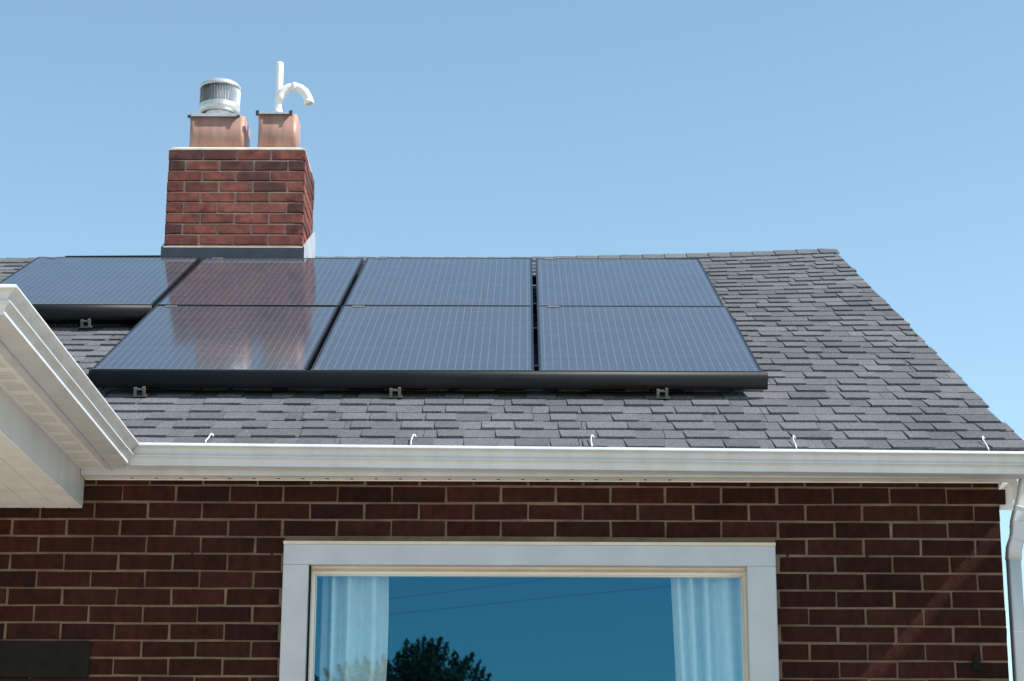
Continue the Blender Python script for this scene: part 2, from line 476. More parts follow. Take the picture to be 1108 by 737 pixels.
# ---- roof: laminated shingles, one slab per tab
rb = MB()
EXPO = .1513
nrow = int(SLEN/EXPO)+1
# deck
deck = []
nx = 24; ny = 12
for j in range(ny+1):
    for i in range(nx+1):
        deck.append(RP(XL+(XR-.012-XL)*i/nx, SLEN*j/ny, -.004))
rb.add(deck, [(j*(nx+1)+i, j*(nx+1)+i+1, (j+1)*(nx+1)+i+1, (j+1)*(nx+1)+i) for j in range(ny) for i in range(nx)], M['shingle'], (.05, .05, .055))
SH = (.117, .122, .130)
def tab(u0, u1, v0, v1, w0, w1, tint, sk0=0, sk1=0):
    """a slab whose lower butt stands w1 above the deck, its head at w0; sides slanted by sk"""
    L = []
    for (u, v, w) in ((u0+sk0, v0, .0), (u1-sk1, v0, .0), (u1, v1, -.001), (u0, v1, -.001)): L.append(RP(u, v, w))
    T = []
    for (u, v, w) in ((u0+sk0, v0, w1), (u1-sk1, v0, w1), (u1, v1, w0), (u0, v1, w0)): T.append(RP(u, v, w))
    rb.add(L+T, [(4, 5, 6, 7), (0, 1, 5, 4), (1, 2, 6, 5), (3, 0, 4, 7), (2, 3, 7, 6)], M['shingle'], tint)
for k in range(nrow):
    v0 = k*EXPO + (0 if k else -.012); v1 = min(v0+EXPO*1.12, SLEN)
    if v1-v0 < .03: continue
    # base layer of the course: shingles 1 m long
    u = XL - rng.uniform(0, .9)
    while u < XR:
        u1 = min(u+1.0, XR+ rng.uniform(-.004, .008)); ua = max(u, XL)
        if u1 > ua+.02: tab(ua, u1-.0025, v0+.001+rng.uniform(0, .004), v1, .001, .0052, grey(SH, .15))
        # laminated tabs raised on top
        t = ua + rng.uniform(0, .08)
        while t < u1-.05:
            w = rng.uniform(.09, .20); t1 = min(t+w, u1-.002)
            if t1-t > .05:
                tab(t, t1, v0 - rng.uniform(.0, .003), v1-.004, .0025, .0122, grey(SH, .17), rng.uniform(0, .012), rng.uniform(0, .012))
            t = t1 + rng.choice([.003, .06, .09, .12, .15])
        u += 1.0
roof = rb.build('roof', house, tint=True)
# ridge caps
rc = MB()
u = XL; CE = .145
back = Vector((0, CT, -ST))
while u < XR-.02:
    u1 = min(u+.30, XR+.012)
    c = grey(SH, .12)
    top0, top1 = RP(u, SLEN, .020), RP(u1, SLEN, .010)
    a0, a1 = RP(u, SLEN-.13, .014), RP(u1, SLEN-.13, .004)
    b0, b1 = top0+back*.13-Vector((0, 0, 0)), top1+back*.13
    th_ = Vector((0, 0, -.006))
    vs = [a0, a1, top1, top0, b0, b1]; vs2 = [p+th_ for p in vs]
    rc.add(vs+vs2, [(0, 1, 2, 3), (3, 2, 5, 4), (6, 7, 1, 0), (0, 3, 9, 6), (3, 4, 10, 9), (1, 7, 8, 2), (2, 8, 11, 5), (4, 5, 11, 10)], M['shingle'], c)
    u += CE
build_in2 = lambda mb, name, par, **k: build_child(mb, name, par, **k)
def build_child(mb, name, par, **k):
    o = mb.build(name, None, **k); o.parent = par
    o.matrix_parent_inverse = Matrix.Identity(4); return o
# (the roof mesh has an identity world matrix)
def sub(mb, name, par, **k):
    o = mb.build(name, None, **k); o.parent = par; o.matrix_parent_inverse = Matrix.Identity(4); return o
sub(rc, 'ridge_cap', roof, tint=True)
bs = MB()   # back slope
rz = roof_z(Y_R)
nb_ = 24; top = []; low = []
for i in range(nb_+1):
    x = XL+(XR-.01-XL)*i/nb_; p = RP(x, SLEN, 0)
    top.append((x, Y_R+.002, p.z-.012)); low.append((x, Y_R+4.9, rz-.03-4.9*.5))
vs = top+low; vs += [(a, b, c-.05) for a, b, c in vs]; n = nb_+1
bs.add(vs, [(i, i+1, n+i+1, n+i) for i in range(nb_)]+[(2*n+i, 3*n+i, 3*n+i+1, 2*n+i+1) for i in range(nb_)]+[(nb_, 2*n+nb_, 3*n+nb_, n+nb_), (0, n, 3*n, 2*n)], M['shingle'], SH)
sub(bs, 'back_slope', roof, tint=True)
rv = MB()   # low black vent along the ridge left of the chimney
va, vb = RP(-3.02, SLEN, 0), RP(-2.20, SLEN, 0)
zv = .012
rv.add([(p.x, p.y+dy, p.z+dz) for p in (va, vb) for (dy, dz) in ((-.10, -.04), (-.095, zv-.012), (0, zv), (.10, zv-.03), (.10, -.06))],
       [(0, 1, 6, 5), (1, 2, 7, 6), (2, 3, 8, 7), (3, 4, 9, 8), (0, 4, 3, 2, 1), (5, 6, 7, 8, 9)], M['dark_paint_and_shade'])
sub(rv, 'ridge_vent', roof)
rk = MB()   # rake boards under the shingles at the gable end
rk.prism([(YF-.02, roof_z(YF-.02)-.012), (Y_R, rz-.016), (Y_R, rz-.17), (YF-.02, roof_z(YF-.02)-.12)], 'x', XR-.035, XR-.012, M['wood_white'])
rk.prism([(YW+.02, 1.751), (YW+.20, 1.80), (YW+.20, 1.69), (YW+.02, 1.64)], 'x', 1.957, XR-.036, M['wood_white'])
pz = lambda px, py: (at(px, py, YW+.012).x, at(px, py, YW+.012).z)
rk.prism([pz(1084, 519), pz(1102, 519), pz(1101.5, 537), pz(1087, 550), pz(1084, 550)], 'y', YW+.03, YW+.05, M['wood_white'])
sub(rk, 'rake_board', roof)

# ---- eave: fascia and soffit
fs_ = MB(); fs_.box(-1.812, XR-.036, YF, YF+.02, 1.748, 1.884, M['white']); fs_.build('fascia', house)
sf = MB()
sf.box(-1.812, XR-.036, YF+.0205, YW-.004, 1.750, 1.760, M['white_soffit'])
sf.box(-1.812, 1.957, YW-.0075, YW-.0042, 1.7465, 1.7498, M['white_soffit'])
x = -1.62
while x < .62:          # small dark weep holes along the outer edge of the strip
    sf.box(x, x+.013, YF+.058, YF+.070, 1.7486, 1.7499, M['black_hole']); x += .1005
sf.build('soffit', house)

# ---- porch eave running towards the camera
XP = -1.683            # porch fascia plane
YC = 6.215             # porch fascia line facing the street
pb = MB()
pb.box(XP-.02, XP, YC, YF-.0015, 1.766, 1.882, M['white'])
pb.box(-4.3, XP-.0205, YC, YC+.02, 1.766, 1.882, M['white'])
pb.build('porch_fascia', house)
ps = MB()   # vented soffit panels
for i in range(14):
    y1 = YF-.002-i*.158
    y0 = y1-.155
    if y0 < YC+.02: break
    ps.box(-1.99, XP-.0205, y0, y1, 1.774, 1.782, M['white_soffit'])
    ps.box(-1.82, XP-.0205, y1+.0005, y1+.0025, 1.777, 1.782, M['white_soffit'])
    for j in range(5):
        yy = y0+.02+j*.022
        ps.box(-1.795, XP-.045, yy, yy+.007, 1.7728, 1.7738, M['slot'])
ps.box(XP-.034, XP-.0205, YC+.02, YF-.002, 1.768, 1.7728, M['white_soffit'])
ps.box(-4.3, -1.9905, YC+.0205, YC+.219, 1.7745, 1.782, M['white_soffit'])
ps.build('porch_soffit', house)
bm_ = MB()  # boxed porch beam clad in white metal
bx1 = -1.815
bm_.box(-4.3, bx1, YC+.22, YW-.005, 1.636, 1.7735, M['white'])
xx = bx1-.003; i = 0
while xx > -4.2:
    w = .104
    bm_.box(xx-w+.0025, xx, YC+.21, YW-.0045, 1.629, 1.6355, M['white_soffit'])
    bm_.box(xx-w/2-.006, xx-w/2+.006, YW-.012, YW-.006, 1.6275, 1.6288, M['black_hole'])
    xx -= w
bm_.build('porch_beam', house)
pr = MB()   # porch roof: low hip of the same pitch, hidden behind its gutter from below
ez = 1.878
hx = -4.3
tops = [(XP+.05, YC-.05, ez), (XP+.05, 8.30, ez), (hx, 8.30+ (XP+.05-hx), ez+.5*(XP+.05-hx)), (hx, YC-.05+(XP+.05-hx)*.98, ez+.5*(XP+.05-hx)*.98), (hx, YC-.05, ez)]
pr.add(tops+[(a, b, z-.012) for a, b, z in tops], [(0, 1, 2, 3), (0, 3, 4), (8, 7, 6, 5), (5, 8, 9), (0, 5, 6, 1), (0, 4, 9, 5)], M['shingle'], SH)
pr.build('porch_roof', house, tint=True)

# ------------------------------------------------------------------ gutters (ogee profile, o = outwards from fascia, h = below the lip)
_P = [(0, -.004), (0, -.104), (.077, -.104), (.081, -.1025), (.082, -.098), (.0815, -.087), (.083, -.079), (.087, -.073), (.094, -.067), (.1025, -.0635),
        (.1030, -.0585), (.0945, -.050), (.0925, -.045), (.095, -.035), (.101, -.026), (.111, -.0205), (.120, -.0185), (.1265, -.0175), (.1275, -.0155), (.1265, -.011), (.1225, -.003), (.1205, -.0008), (.118, .0), (.114, -.0005), (.1125, -.004)]
PROF = [(o, h*.83) for o, h in _P]
def inner(p):
    out = []
    n = len(p)
    for i in range(n):
        a = Vector(p[max(i-1, 0)]); b = Vector(p[min(i+1, n-1)]); d = (b-a).normalized()
        nn = Vector((-d.y, d.x)); out.append((p[i][0]+nn.x*.0014, p[i][1]+nn.y*.0014))
    return out
def gutter_sweep(mb, A, B, nA, nB, zA, zB, grow=0, mat=None, caps=True):
    """A,B fascia points (x,y); nA,nB outward mitre vectors scaled so that o=1 is one unit out"""
    pts = [(o+(grow if 0 < i < len(PROF)-1 else 0)*(1 if o > .01 else 0), h-(grow if h < -.08 else 0)) for i, (o, h) in enumerate(PROF)]
    pin = inner(pts)
    loop = pts + pin[::-1]; n = len(loop); vs = []
    for (P, nn, z) in ((A, nA, zA), (B, nB, zB)):
        for (o, h) in loop: vs.append((P[0]+nn[0]*o, P[1]+nn[1]*o, z+h))
    fs = [(i, (i+1) % n, n+(i+1) % n, n+i) for i in range(n)]
    m = len(pts)
    for base in (0, n):
        for i in range(m-1): fs.append((base+i, base+i+1, base+n-2-i, base+n-1-i))
    mb.add(vs, fs, mat or M['white'])
gm = MB()
GX1 = 2.060
xs_ = at(183.5, 490, 8.21).x
gutter_sweep(gm, (GX1, YF-.0015), (XP+.0015, YF-.0015), (0, -1), (1, -1), LIPZ(GX1), LIPZ(XP+.12))
# end plate at the right
gm.prism([(YF-.0015-o, LIPZ(GX1)+h) for (o, h) in PROF[:-1]], 'x', GX1, GX1+.002, M['white'])
gut = gm.build('eave_gutter', None, smooth=False)
tag(gut, 'long white ogee gutter along the roof edge above the window', 'gutter')
mj = MB(); gutter_sweep(mj, (xs_, YF-.0015), (XP+.0035, YF-.0015), (0, -1), (1, -1), LIPZ(xs_), LIPZ(XP+.12), grow=.0012)
sub(mj, 'mitre_sleeve', gut)
for (bx, by, tx, ty) in ((222, 479.5, 228.5, 472), (444.5, 482, 445.5, 474), (640.5, 484, 640, 474.5), (862, 486.5, 857, 474), (1070, 488, 1063.5, 475)):
    h = MB()
    lp = at(bx, by, 8.204); lp.z = LIPZ(lp.x)+.001
    v_end = .10
    vb = at(tx, ty, 8.30)
    b0 = Vector((lp.x, 8.203, lp.z)); 
    q1 = Vector((lp.x-.002, Y_E+.03, roof_z(Y_E+.03)+.022)); q2 = Vector((lp.x, Y_E+.065, roof_z(Y_E+.065)+.024))
    q3 = Vector((lp.x+.004, Y_E+.088, roof_z(Y_E+.088)+.030)); q4 = Vector((lp.x+.009, Y_E+.096, roof_z(Y_E+.096)+.026)); q5 = Vector((lp.x+.013, Y_E+.09, roof_z(Y_E+.09)+.018))
    h.tube([b0, b0*.5+q1*.5+Vector((0, 0, .006)), q1, q2, q3, q4, q5], .0027, M['pvc'], 8)
    sub(h, 'hanger', gut, smooth=True)

gp_ = MB()
lz = LIPZ(XP+.12); lz2 = lz+.018
gutter_sweep(gp_, (XP+.0015, YF-.0015), (XP+.0015, YC-.0015), (1, -1), (1, -1), lz, lz2)
gutter_sweep(gp_, (XP+.0015, YC-.0015), (-4.3, YC-.0015), (1, -1), (0, -1), lz2, lz2+.01)
pg = gp_.build('porch_gutter', None)
tag(pg, 'white ogee gutter of the porch eave slanting down the left side', 'gutter')
pj = MB(); gutter_sweep(pj, (XP+.0015, YF-.0035), (XP+.0015, YF-.25), (1, -1), (1, 0), lz-.0002, lz+.002, grow=.0012); sub(pj, 'mitre_sleeve', pg)
# outlet of sealant squeezed in the mitre corner
sl = MB(); a = Vector((XP+.128, YF-.128, lz-.004))
sl.tube([Vector((XP+.1285, YF-.1285, lz-.012)), Vector((XP+.094, YF-.094, lz-.04)), Vector((XP+.093, YF-.093, lz-.06)), Vector((XP+.074, YF-.074, lz-.085)), Vector((XP+.073, YF-.073, lz-.1))], .002, M['white_soffit'], 6)
sub(sl, 'sealant_bead', pg)

# ------------------------------------------------------------------ downspout
ds = empty('downspout', (1.985, 8.47, GZ))
tag(ds, 'white downspout with crimped elbow at the right corner of the wall', 'downspout')
def part(mb, name, root, **k):
    o = mb.build(name, None, **k); o.parent = root; o.matrix_parent_inverse = Matrix.Translation(root.location).inverted(); return o
YD = 8.475
pA = at(1098.5, 640, YD); pB = at(1099.4, 737, YD)
pv = MB(); dx = (pB.x-pA.x)/(pB.z-pA.z)
zt = at(1097, 603, YD).z
bot = Vector((pA.x, YD, GZ+.2))
pv.tube([Vector((pA.x, YD, zt)), Vector((pA.x, YD, 1.05)), bot], 1, M['white'], 24, sq=(.0255, .036))
jz = at(1098, 684, YD).z
pv.tube([Vector((pA.x, YD, jz)), Vector((pA.x, YD, jz-.004))], 1, M['white_soffit'], 24, sq=(.0262, .0367))
part(pv, 'pipe', ds, smooth=True)
pe = MB()
pth = [(2.079, 8.26, 1.800), (2.079, 8.40, 1.800), (2.077, 8.455, 1.775), (2.062, 8.465, 1.700), (2.034, 8.468, 1.600), (pA.x+.018, YD-.022, zt+.085), (pA.x+.004, YD-.004, zt+.035), (pA.x, YD, zt-.012)]
pe.tube([Vector(q) for q in pth], [1, 1, 1.02, 1.03, 1.05, 1.08, 1.12, 1.12], M['white'], 24, sq=(.0255, .034))
ev = [Vector(q) for q in pth]
for (a, b, t) in ((3, 4, .5), (4, 5, .25), (5, 6, .2), (5, 6, .75)):
    q = ev[a]*(1-t)+ev[b]*t; d_ = (ev[b]-ev[a]).normalized()
    pe.tube([q-d_*.004, q-d_*.001, q+d_*.001, q+d_*.004], [1.05, 1.13 if a > 4 else 1.10, 1.13 if a > 4 else 1.10, 1.05], M['white'], 24, sq=(.0262, .0345))
part(pe, 'elbow', ds, smooth=True)
st_ = MB(); st_.box(1.957, pA.x+.03, YD-.04, YD+.04, jz-.30, jz-.275, M['white']); part(st_, 'strap', ds)

# ------------------------------------------------------------------ chimney (part of the house)
CX0, CX1, CY0, CY1, CZT = -2.212, -1.364, 12.12, 12.69, 4.609
ch = MB(); crh = .0692
CB = (.205, .066, .052)
def chim_tint(row):
    t = rng.random(); c = vary(CB, .14)
    if row < 3: c = tuple(a*b for a, b in zip(c, (.52, .62, .72))) if t < .75 else c
    elif t < .15: c = tuple(a*b for a, b in zip(c, (.5, .6, .68)))
    return c
nr = 13
for k in range(nr):
    zt_, zb_ = CZT-crh*k, CZT-crh*(k+1)
    def face(o, ax, nrm, L, n):
        w = L/n; xs = [0]
        if k % 2 == 0: xs = [i*w for i in range(n+1)]
        else: xs = [0]+[w/2+i*w for i in range(n)]+[L]
        for i in range(len(xs)-1):
            a, b = xs[i], xs[i+1]
            last = (i == len(xs)-2); first = (i == 0)
            j = .011
            p, q = a+(0 if first else j/2)+rng.uniform(-.001, .001), b-(0 if last else j/2)+rng.uniform(-.001, .001)
            ctr = o + ax*((p+q)/2) + Vector((0, 0, (zt_+zb_)/2)) + nrm*rng.uniform(-.002, .002)
            ch.brick(ctr, ax*((q-p)/2), nrm*.06, Vector((0, 0, (crh-.010)/2)), M['chimney_brick'], chim_tint(k), .003)
    face(Vector((CX0, CY0, 0)), EX, Vector((0, -1, 0)), CX1-CX0, 4)
    face(Vector((CX1, CY0+.002, 0)), Vector((0, 1, 0)), Vector((1, 0, 0)), CY1-CY0-.002, 3)
    face(Vector((CX0, CY0+.002, 0)), Vector((0, 1, 0)), Vector((-1, 0, 0)), CY1-CY0-.002, 3)
    face(Vector((CX0, CY1, 0)), EX, Vector((0, 1, 0)), CX1-CX0, 4)
ch.box(CX0+.012, CX1-.012, CY0+.016, CY1-.016, 3.3, CZT-.001, M['chimney_mortar'])
chim = ch.build('chimney', house, tint=True)
cr = MB()   # mortar crown
e = .012
lo = [(CX0+.004, CY0+.004), (CX1-.004, CY0+.004), (CX1-.004, CY1-.004), (CX0+.004, CY1-.004)]
hi = [(CX0+.045, CY0+.05), (CX1-.045, CY0+.05), (CX1-.045, CY1-.05), (CX0+.045, CY1-.05)]
cr.add([(a, b, CZT-.0005) for a, b in lo]+[(a, b, CZT+.010) for a, b in lo]+[(a, b, CZT+.034) for a, b in hi], [(0, 1, 5, 4), (1, 2, 6, 5), (2, 3, 7, 6), (3, 0, 4, 7), (4, 5, 9, 8), (5, 6, 10, 9), (6, 7, 11, 10), (7, 4, 8, 11), (8, 9, 10, 11)], M['crown'])
sub(cr, 'crown', chim)
def flue(px0, px1, pyt, y0, dep, rc_=.03):
    m = MB(); a = at(px0, pyt, y0); b = at(px1, pyt, y0)
    x0, x1, zt_ = a.x, b.x, a.z
    pts = []
    for (cx_, cy_, a0) in ((x1-rc_, y0+dep-rc_, 0), (x0+rc_, y0+dep-rc_, 90), (x0+rc_, y0+rc_, 180), (x1-rc_, y0+rc_, 270)):
        for k in range(6):
            t = math.radians(a0+18*k); pts.append((cx_+rc_*math.cos(t), cy_+rc_*math.sin(t)))
    m.prism(pts, 'z', CZT+.03, zt_, M['clay'])
    o = sub(m, 'flue_liner', chim, smooth=True)
    return x0, x1, zt_
FY = 12.235
f1 = flue(205.5, 265, 125, FY, .30)
f2 = flue(279.5, 321.5, 123, FY, .235)
# flashing: dark apron in front, pale stepped sides following the slope
fl = MB()
fz = 3.977
fl.box(CX0-.016, CX1+.012, CY0-.014, CY0-.003, 3.72, fz-.012, M['flash'])
fl.box(CX0-.014, CX1+.010, CY0-.010, CY0-.002, fz-.0118, fz-.002, M['crown'])
for (xa, xb) in ((CX1+.003, CX1+.012), (CX0-.016, CX0-.004)):
    fl.prism([(CY0-.010, roof_z(CY0)-.08), (CY1+.06, roof_z(CY1+.06)-.08), (CY1+.06, roof_z(CY1+.06)+.13), (CY1, fz+.5*(CY1-CY0)), (CY0-.010, fz)], 'x', xa, xb, M['flash_side'])
sub(fl, 'flashing', chim)

# ---- metal cap on the wider flue
cxm, cym = (f1[0]+f1[1])/2-.012, FY+.15
cap = empty('chimney_cap', (cxm, cym, f1[2]))
tag(cap, 'round galvanised chimney cap with louvred drum on the wider clay flue', 'chimney cap')
m = MB(); zz = f1[2]
m.prism([(f1[0]-.012, FY-.014), (f1[1]-.03, FY-.014), (f1[1]-.005, FY+.31), (f1[0]-.012, FY+.31)], 'z', zz+.001, zz+.010, M['galv'])
m.prism([(f1[0]-.012, FY-.014), (f1[1]-.03, FY-.014), (f1[1]-.03, FY-.012), (f1[0]-.012, FY-.012)], 'z', zz-.010, zz+.0008, M['galv'])
for xq in (f1[0]-.012, f1[1]-.052):
    m.box(xq, xq+.022, FY-.0155, FY-.0142, zz-.022, zz-.002, M['flash'])
part(m, 'base_plate', cap)
zt_ = at(237, 85.5, cym-.05).z
dr = .130
zb_ = zz + .062
m = MB(); m.lathe([(.075, zz+.0105), (.080, zz+.03), (.092, zz+.05), (.094, zz+.125), (.092, zz+.13)], cxm, cym, M['galv']); part(m, 'collar', cap, smooth=True)
m = MB()    # lid
m.lathe([(.0, zt_), (.05, zt_-.002), (.095, zt_-.010), (.116, zt_-.022), (dr+.001, zt_-.040), (dr+.001, zt_-.058), (dr-.006, zt_-.058), (dr-.008, zt_-.045), (.0, zt_-.03)], cxm, cym, M['galv'])
part(m, 'lid', cap, smooth=True)
m = MB()    # louvred drum: upright vanes between two bands
nv = 46
for k in range(nv):
    t = 2*PI*k/nv; ca, sa = math.cos(t), math.sin(t)
    o = Vector((cxm+ca*(dr-.012), cym+sa*(dr-.012), zb_+.055))
    tang = Vector((-sa, ca, 0)); rad = Vector((ca, sa, 0))
    m.obox(o, (tang*.010+rad*.009), rad*.0015, Vector((0, 0, zt_-.058-zb_-.055)), M['galv'])
m.lathe([(dr-.004, zb_+.062), (dr+.001, zb_+.058), (dr+.001, zb_+.030), (dr-.004, zb_+.012), (dr-.012, zb_+.002), (dr-.020, zb_), (dr-.024, zb_+.006), (dr-.014, zb_+.020), (dr-.010, zb_+.055), (dr-.004, zb_+.062)], cxm, cym, M['galv'])
m.lathe([(dr-.022, zb_+.05), (dr-.024, zt_-.06)], cxm, cym, M['alu'])
part(m, 'louvre_drum', cap)

# ---- white plastic vent on the narrow flue
vx = at(301.5, 112, 12.35).x; vy = 12.35
vp = empty('vent_pipe', (vx, vy, f2[2]))
tag(vp, 'white plastic vent pipe with curved side arm on the narrower clay flue', 'vent pipe')
zz = f2[2]
m = MB(); m.box(f2[0]-.012, f2[1]-.030, FY-.014, FY+.245, zz+.001, zz+.009, M['galv'])
m.box(f2[0]-.012, f2[1]-.030, FY-.0142, FY-.0125, zz-.006, zz+.0008, M['galv'])
for xq in (f2[0]-.014, f2[1]-.048): m.box(xq, xq+.020, FY-.0160, FY-.0144, zz-.020, zz+.016, M['flash'])
part(m, 'base_plate', vp)
pr_ = .0238
tp = at(303, 68, vy)
m = MB(); m.tube([Vector((vx, vy, zz+.009)), Vector((vx, vy, zz+.1)), Vector((tp.x, vy, tp.z-.012)), Vector((tp.x, vy, tp.z))], [pr_, pr_, pr_, pr_-.003], M['pvc'], 20)
m.tube([Vector((tp.x, vy, tp.z-.03)), Vector((tp.x, vy, tp.z+.001))], pr_-.006, M['black_hole'], 16)
part(m, 'pipe', vp, smooth=True)
m = MB(); m.tube([Vector((vx, vy, zz+.009)), Vector((vx, vy, zz+.068)), Vector((vx, vy, zz+.074))], [pr_+.006, pr_+.006, pr_+.001], M['pvc'], 20); part(m, 'collar', vp, smooth=True)
arm = [(301.5, 110), (303, 105), (306.5, 99.5), (312, 95.5), (318.5, 94.2), (325, 95.8), (330, 100), (333, 105.5), (334.5, 112)]
P = [at(a, b, vy-.01) for a, b in arm]
m = MB(); m.tube(P, pr_+.005, M['pvc'], 20)
d_ = (P[-1]-P[-2]).normalized()
m.tube([P[-1]-d_*.022, P[-1]+d_*.004], pr_+.0085, M['pvc'], 20)
m.tube([P[-1]+d_*.0042, P[-1]+d_*.0046], pr_, M['slot'], 20)
m.tube([P[4]-EX*.012+Vector((0, 0, 0)), P[4]+EX*.012], pr_+.0075, M['pvc'], 20)
part(m, 'side_arm', vp, smooth=True)

# ------------------------------------------------------------------ solar panels
PW, PH, GAP = 1.012, 1.67, .022
def plane_x(px, py):
    d = ray(px, py); n_ = NR; t = P0.dot(n_)/d.dot(n_); return (d*t)
FT = .040
def PP(x, v, w=0): return P0 + EX*(x-P0.x) + UP*v + NR*w
PP0 = PP
def make_panel(x0, x1, v0, v1, label, skew=0):
    base = PP0((x0+x1)/2, v0)
    ta, tb, tc_ = rng.uniform(0, .002), rng.uniform(-.0020, .0020), rng.uniform(-.0016, .0016)
    PP = lambda x, v, w=0: PP0(x, v, w + ta + tb*(x-x0) + tc_*(v-v0))
    root = empty('solar_panel', base)
    tag(root, label, 'solar panel', 'black solar panels on the roof')
    fr = MB(); bw = .011
    def bar(xa, xb, va, vb):
        o_ = PP(xa, va, -FT); fr.obox(o_, PP(xb, va, -FT)-o_, PP(xa, vb, -FT)-o_, NR*(FT+.0015), M['frame'])
    bar(x0, x1, v0, v0+bw); bar(x0, x1, v1-bw, v1)
    bar(x0, x0+bw, v0+bw+.0003, v1-bw-.0003); bar(x1-bw, x1, v0+bw+.0003, v1-bw-.0003)
    part(fr, 'frame', root)
    g = MB(); a = [PP(x0+bw, v0+bw), PP(x1-bw, v0+bw), PP(x1-bw, v1-bw), PP(x0+bw, v1-bw)]
    b = [p-NR*.006 for p in a]
    g.add(a+b, [(0, 1, 2, 3), (7, 6, 5, 4), (0, 4, 5, 1), (1, 5, 6, 2), (2, 6, 7, 3), (3, 7, 4, 0)], M['cells'])
    o = part(g, 'glass', root, fix=False)
    uv = o.data.uv_layers.new(name='UVMap')
    co = [(0, 0), (1, 0), (1, 1), (0, 1)]
    for p in o.data.polygons:
        for li in p.loop_indices:
            uv.data[li].uv = co[o.data.loops[li].vertex_index % 4]
    et = MB(); o_ = PP(x0, v0-.001, .0017); et.obox(o_, PP(x1, v0-.001, .0017)-o_, UP*.006, NR*.0012, M['highlight']); part(et, 'edge_highlight', root)  # pale strip: edge highlight put in as colour
    cl = MB(); xa = x0+.055
    cl.obox(PP(xa, v1-.045, .0016), EX*.062, UP*.022, NR*.003, M['alu']); part(cl, 'clip', root)
    return root
# edges of the two rows, as measured along their lower and upper borders
lowX = []
for a, b in (((95, 401), (165, 332)), ((333.8, 401), (367.3, 332.5)), ((580.5, 401), (578.7, 332)), ((830.3, 401), (785.5, 331.5))):
    lowX.append((plane_x(*a).x+plane_x(*b).x)/2)
upX = []
for a, b in (((165, 331), (218.5, 280)), ((367.3, 331.5), (397, 279)), ((578.7, 331), (577.8, 278.3)), ((785.5, 330.5), (757, 278.5))):
    upX.append((plane_x(*a).x+plane_x(*b).x)/2)
upX = [upX[0]-1.005] + upX
LL = ['solar panel in the lower row, leftmost, with chimney flues mirrored in it',
      'solar panel in the lower row, middle one of three',
      'solar panel in the lower row, rightmost, nearest the gutter']
LU = ['solar panel in the upper row, leftmost, partly behind the porch gutter',
      'solar panel in the upper row directly below the chimney, brick mirrored in it',
      'solar panel in the upper row just right of the chimney',
      'solar panel in the upper row, rightmost, beside bare shingles at its right']
for i in range(3): make_panel(lowX[i]+GAP/2, lowX[i+1]-GAP/2, .0, PH-.012, LL[i])
for i in range(4): make_panel(upX[i]+GAP/2, upX[i+1]-GAP/2, PH+.004, 2*PH-.012, LU[i])
# mounting rails and feet
def foot(px, py, v, label):
    x = plane_x(px, py).x
    vv = v; p = PP(x, vv, -OFF+.010)
    root = empty('mounting_bracket', p); tag(root, label, 'mounting bracket', 'mounting feet under the panels')
    m = MB()
    m.obox(PP(x-.032, vv-.012, -OFF+.012), EX*.064, UP*.05, NR*.005, M['foot'])
    part(m, 'base', root)
    m = MB()
    m.obox(PP(x-.026, vv-.010, -OFF+.0172), EX*.012, UP*.02, NR*.034, M['foot'])
    m.obox(PP(x+.012, vv-.010, -OFF+.0172), EX*.012, UP*.02, NR*.038, M['foot'])
    m.obox(PP(x-.0135, vv-.006, -OFF+.040), EX*.025, UP*.010, NR*.008, M['foot'])
    part(m, 'clamp', root)
foot(130, 426, -.050, 'grey mounting foot under the skirt beside the porch gutter')
foot(421, 426, -.050, 'grey mounting foot under the long skirt below the middle panel')
foot(724, 426, -.050, 'grey mounting foot under the long skirt near its right end')
foot(68, 352, PH-.050, 'grey mounting foot under the short skirt of the upper left panel')
def skirt(x0, x1, v, label):
    m = MB()
    # rounded nose in section (v along slope, w normal)
    sec = [(v-.003, .001), (v-.014, .0005), (v-.022, -.004), (v-.028, -.014), (v-.030, -.030), (v-.029, -.052), (v-.026, -.075), (v-.020, -.078), (v-.020, -.060), (v-.010, -.040), (v-.003, -.030)]
    n = len(sec); vs = [PP(x0, a, b) for a, b in sec]+[PP(x1, a, b) for a, b in sec]
    fs = [(i, (i+1) % n, n+(i+1) % n, n+i) for i in range(n)]+[tuple(range(n)), tuple(range(n, 2*n))]
    m.add(vs, fs, M['skirt']); o = m.build('panel_skirt', None, smooth=True)
    tag(o, label, 'panel skirt'); return o
skirt(lowX[0]+.004, lowX[3]+.012, 0, 'long black skirt along the lower edge of the three lower panels')
skirt(upX[0]+.004, lowX[0]-.012, PH+.004, 'short black skirt below the upper left panel')
rl = MB()
for v in (.35, 1.3, PH+.35, PH+1.3):
    xa = (lowX[0] if v < PH else upX[0])+.1
    rl.obox(PP(xa, v, -OFF+.02), EX*(lowX[3]-.1-xa), UP*.04, NR*.052, M['frame'])
tag(rl.build('mounting_rail', None), 'dark rails under the solar panels, seen through the gaps between them', 'mounting rail')

# ------------------------------------------------------------------ small things on the wall
p = at(1056, 719, YW)
m = MB(); m.box(p.x-.014, p.x+.014, YW-.022, YW-.0005, p.z-.024, p.z+.028, M['dark_paint_and_shade'])
m.tube([Vector((p.x, YW-.012, p.z-.022)), Vector((p.x, YW-.03, p.z-.035)), Vector((p.x, YW-.045, p.z-.025)), Vector((p.x, YW-.048, p.z-.01))], .004, M['dark_paint_and_shade'], 8)
tag(m.build('wall_hook', None), 'small dark hook fixed to the brick near the right corner', 'hook')

# ------------------------------------------------------------------ surroundings
m = MB(); S = 400
m.add([(-S, -S, GZ), (S, -S, GZ), (S, S, GZ), (-S, S, GZ)], [(0, 1, 2, 3)], M['ground'])
tag(m.build('ground', None, fix=False), kind='structure')

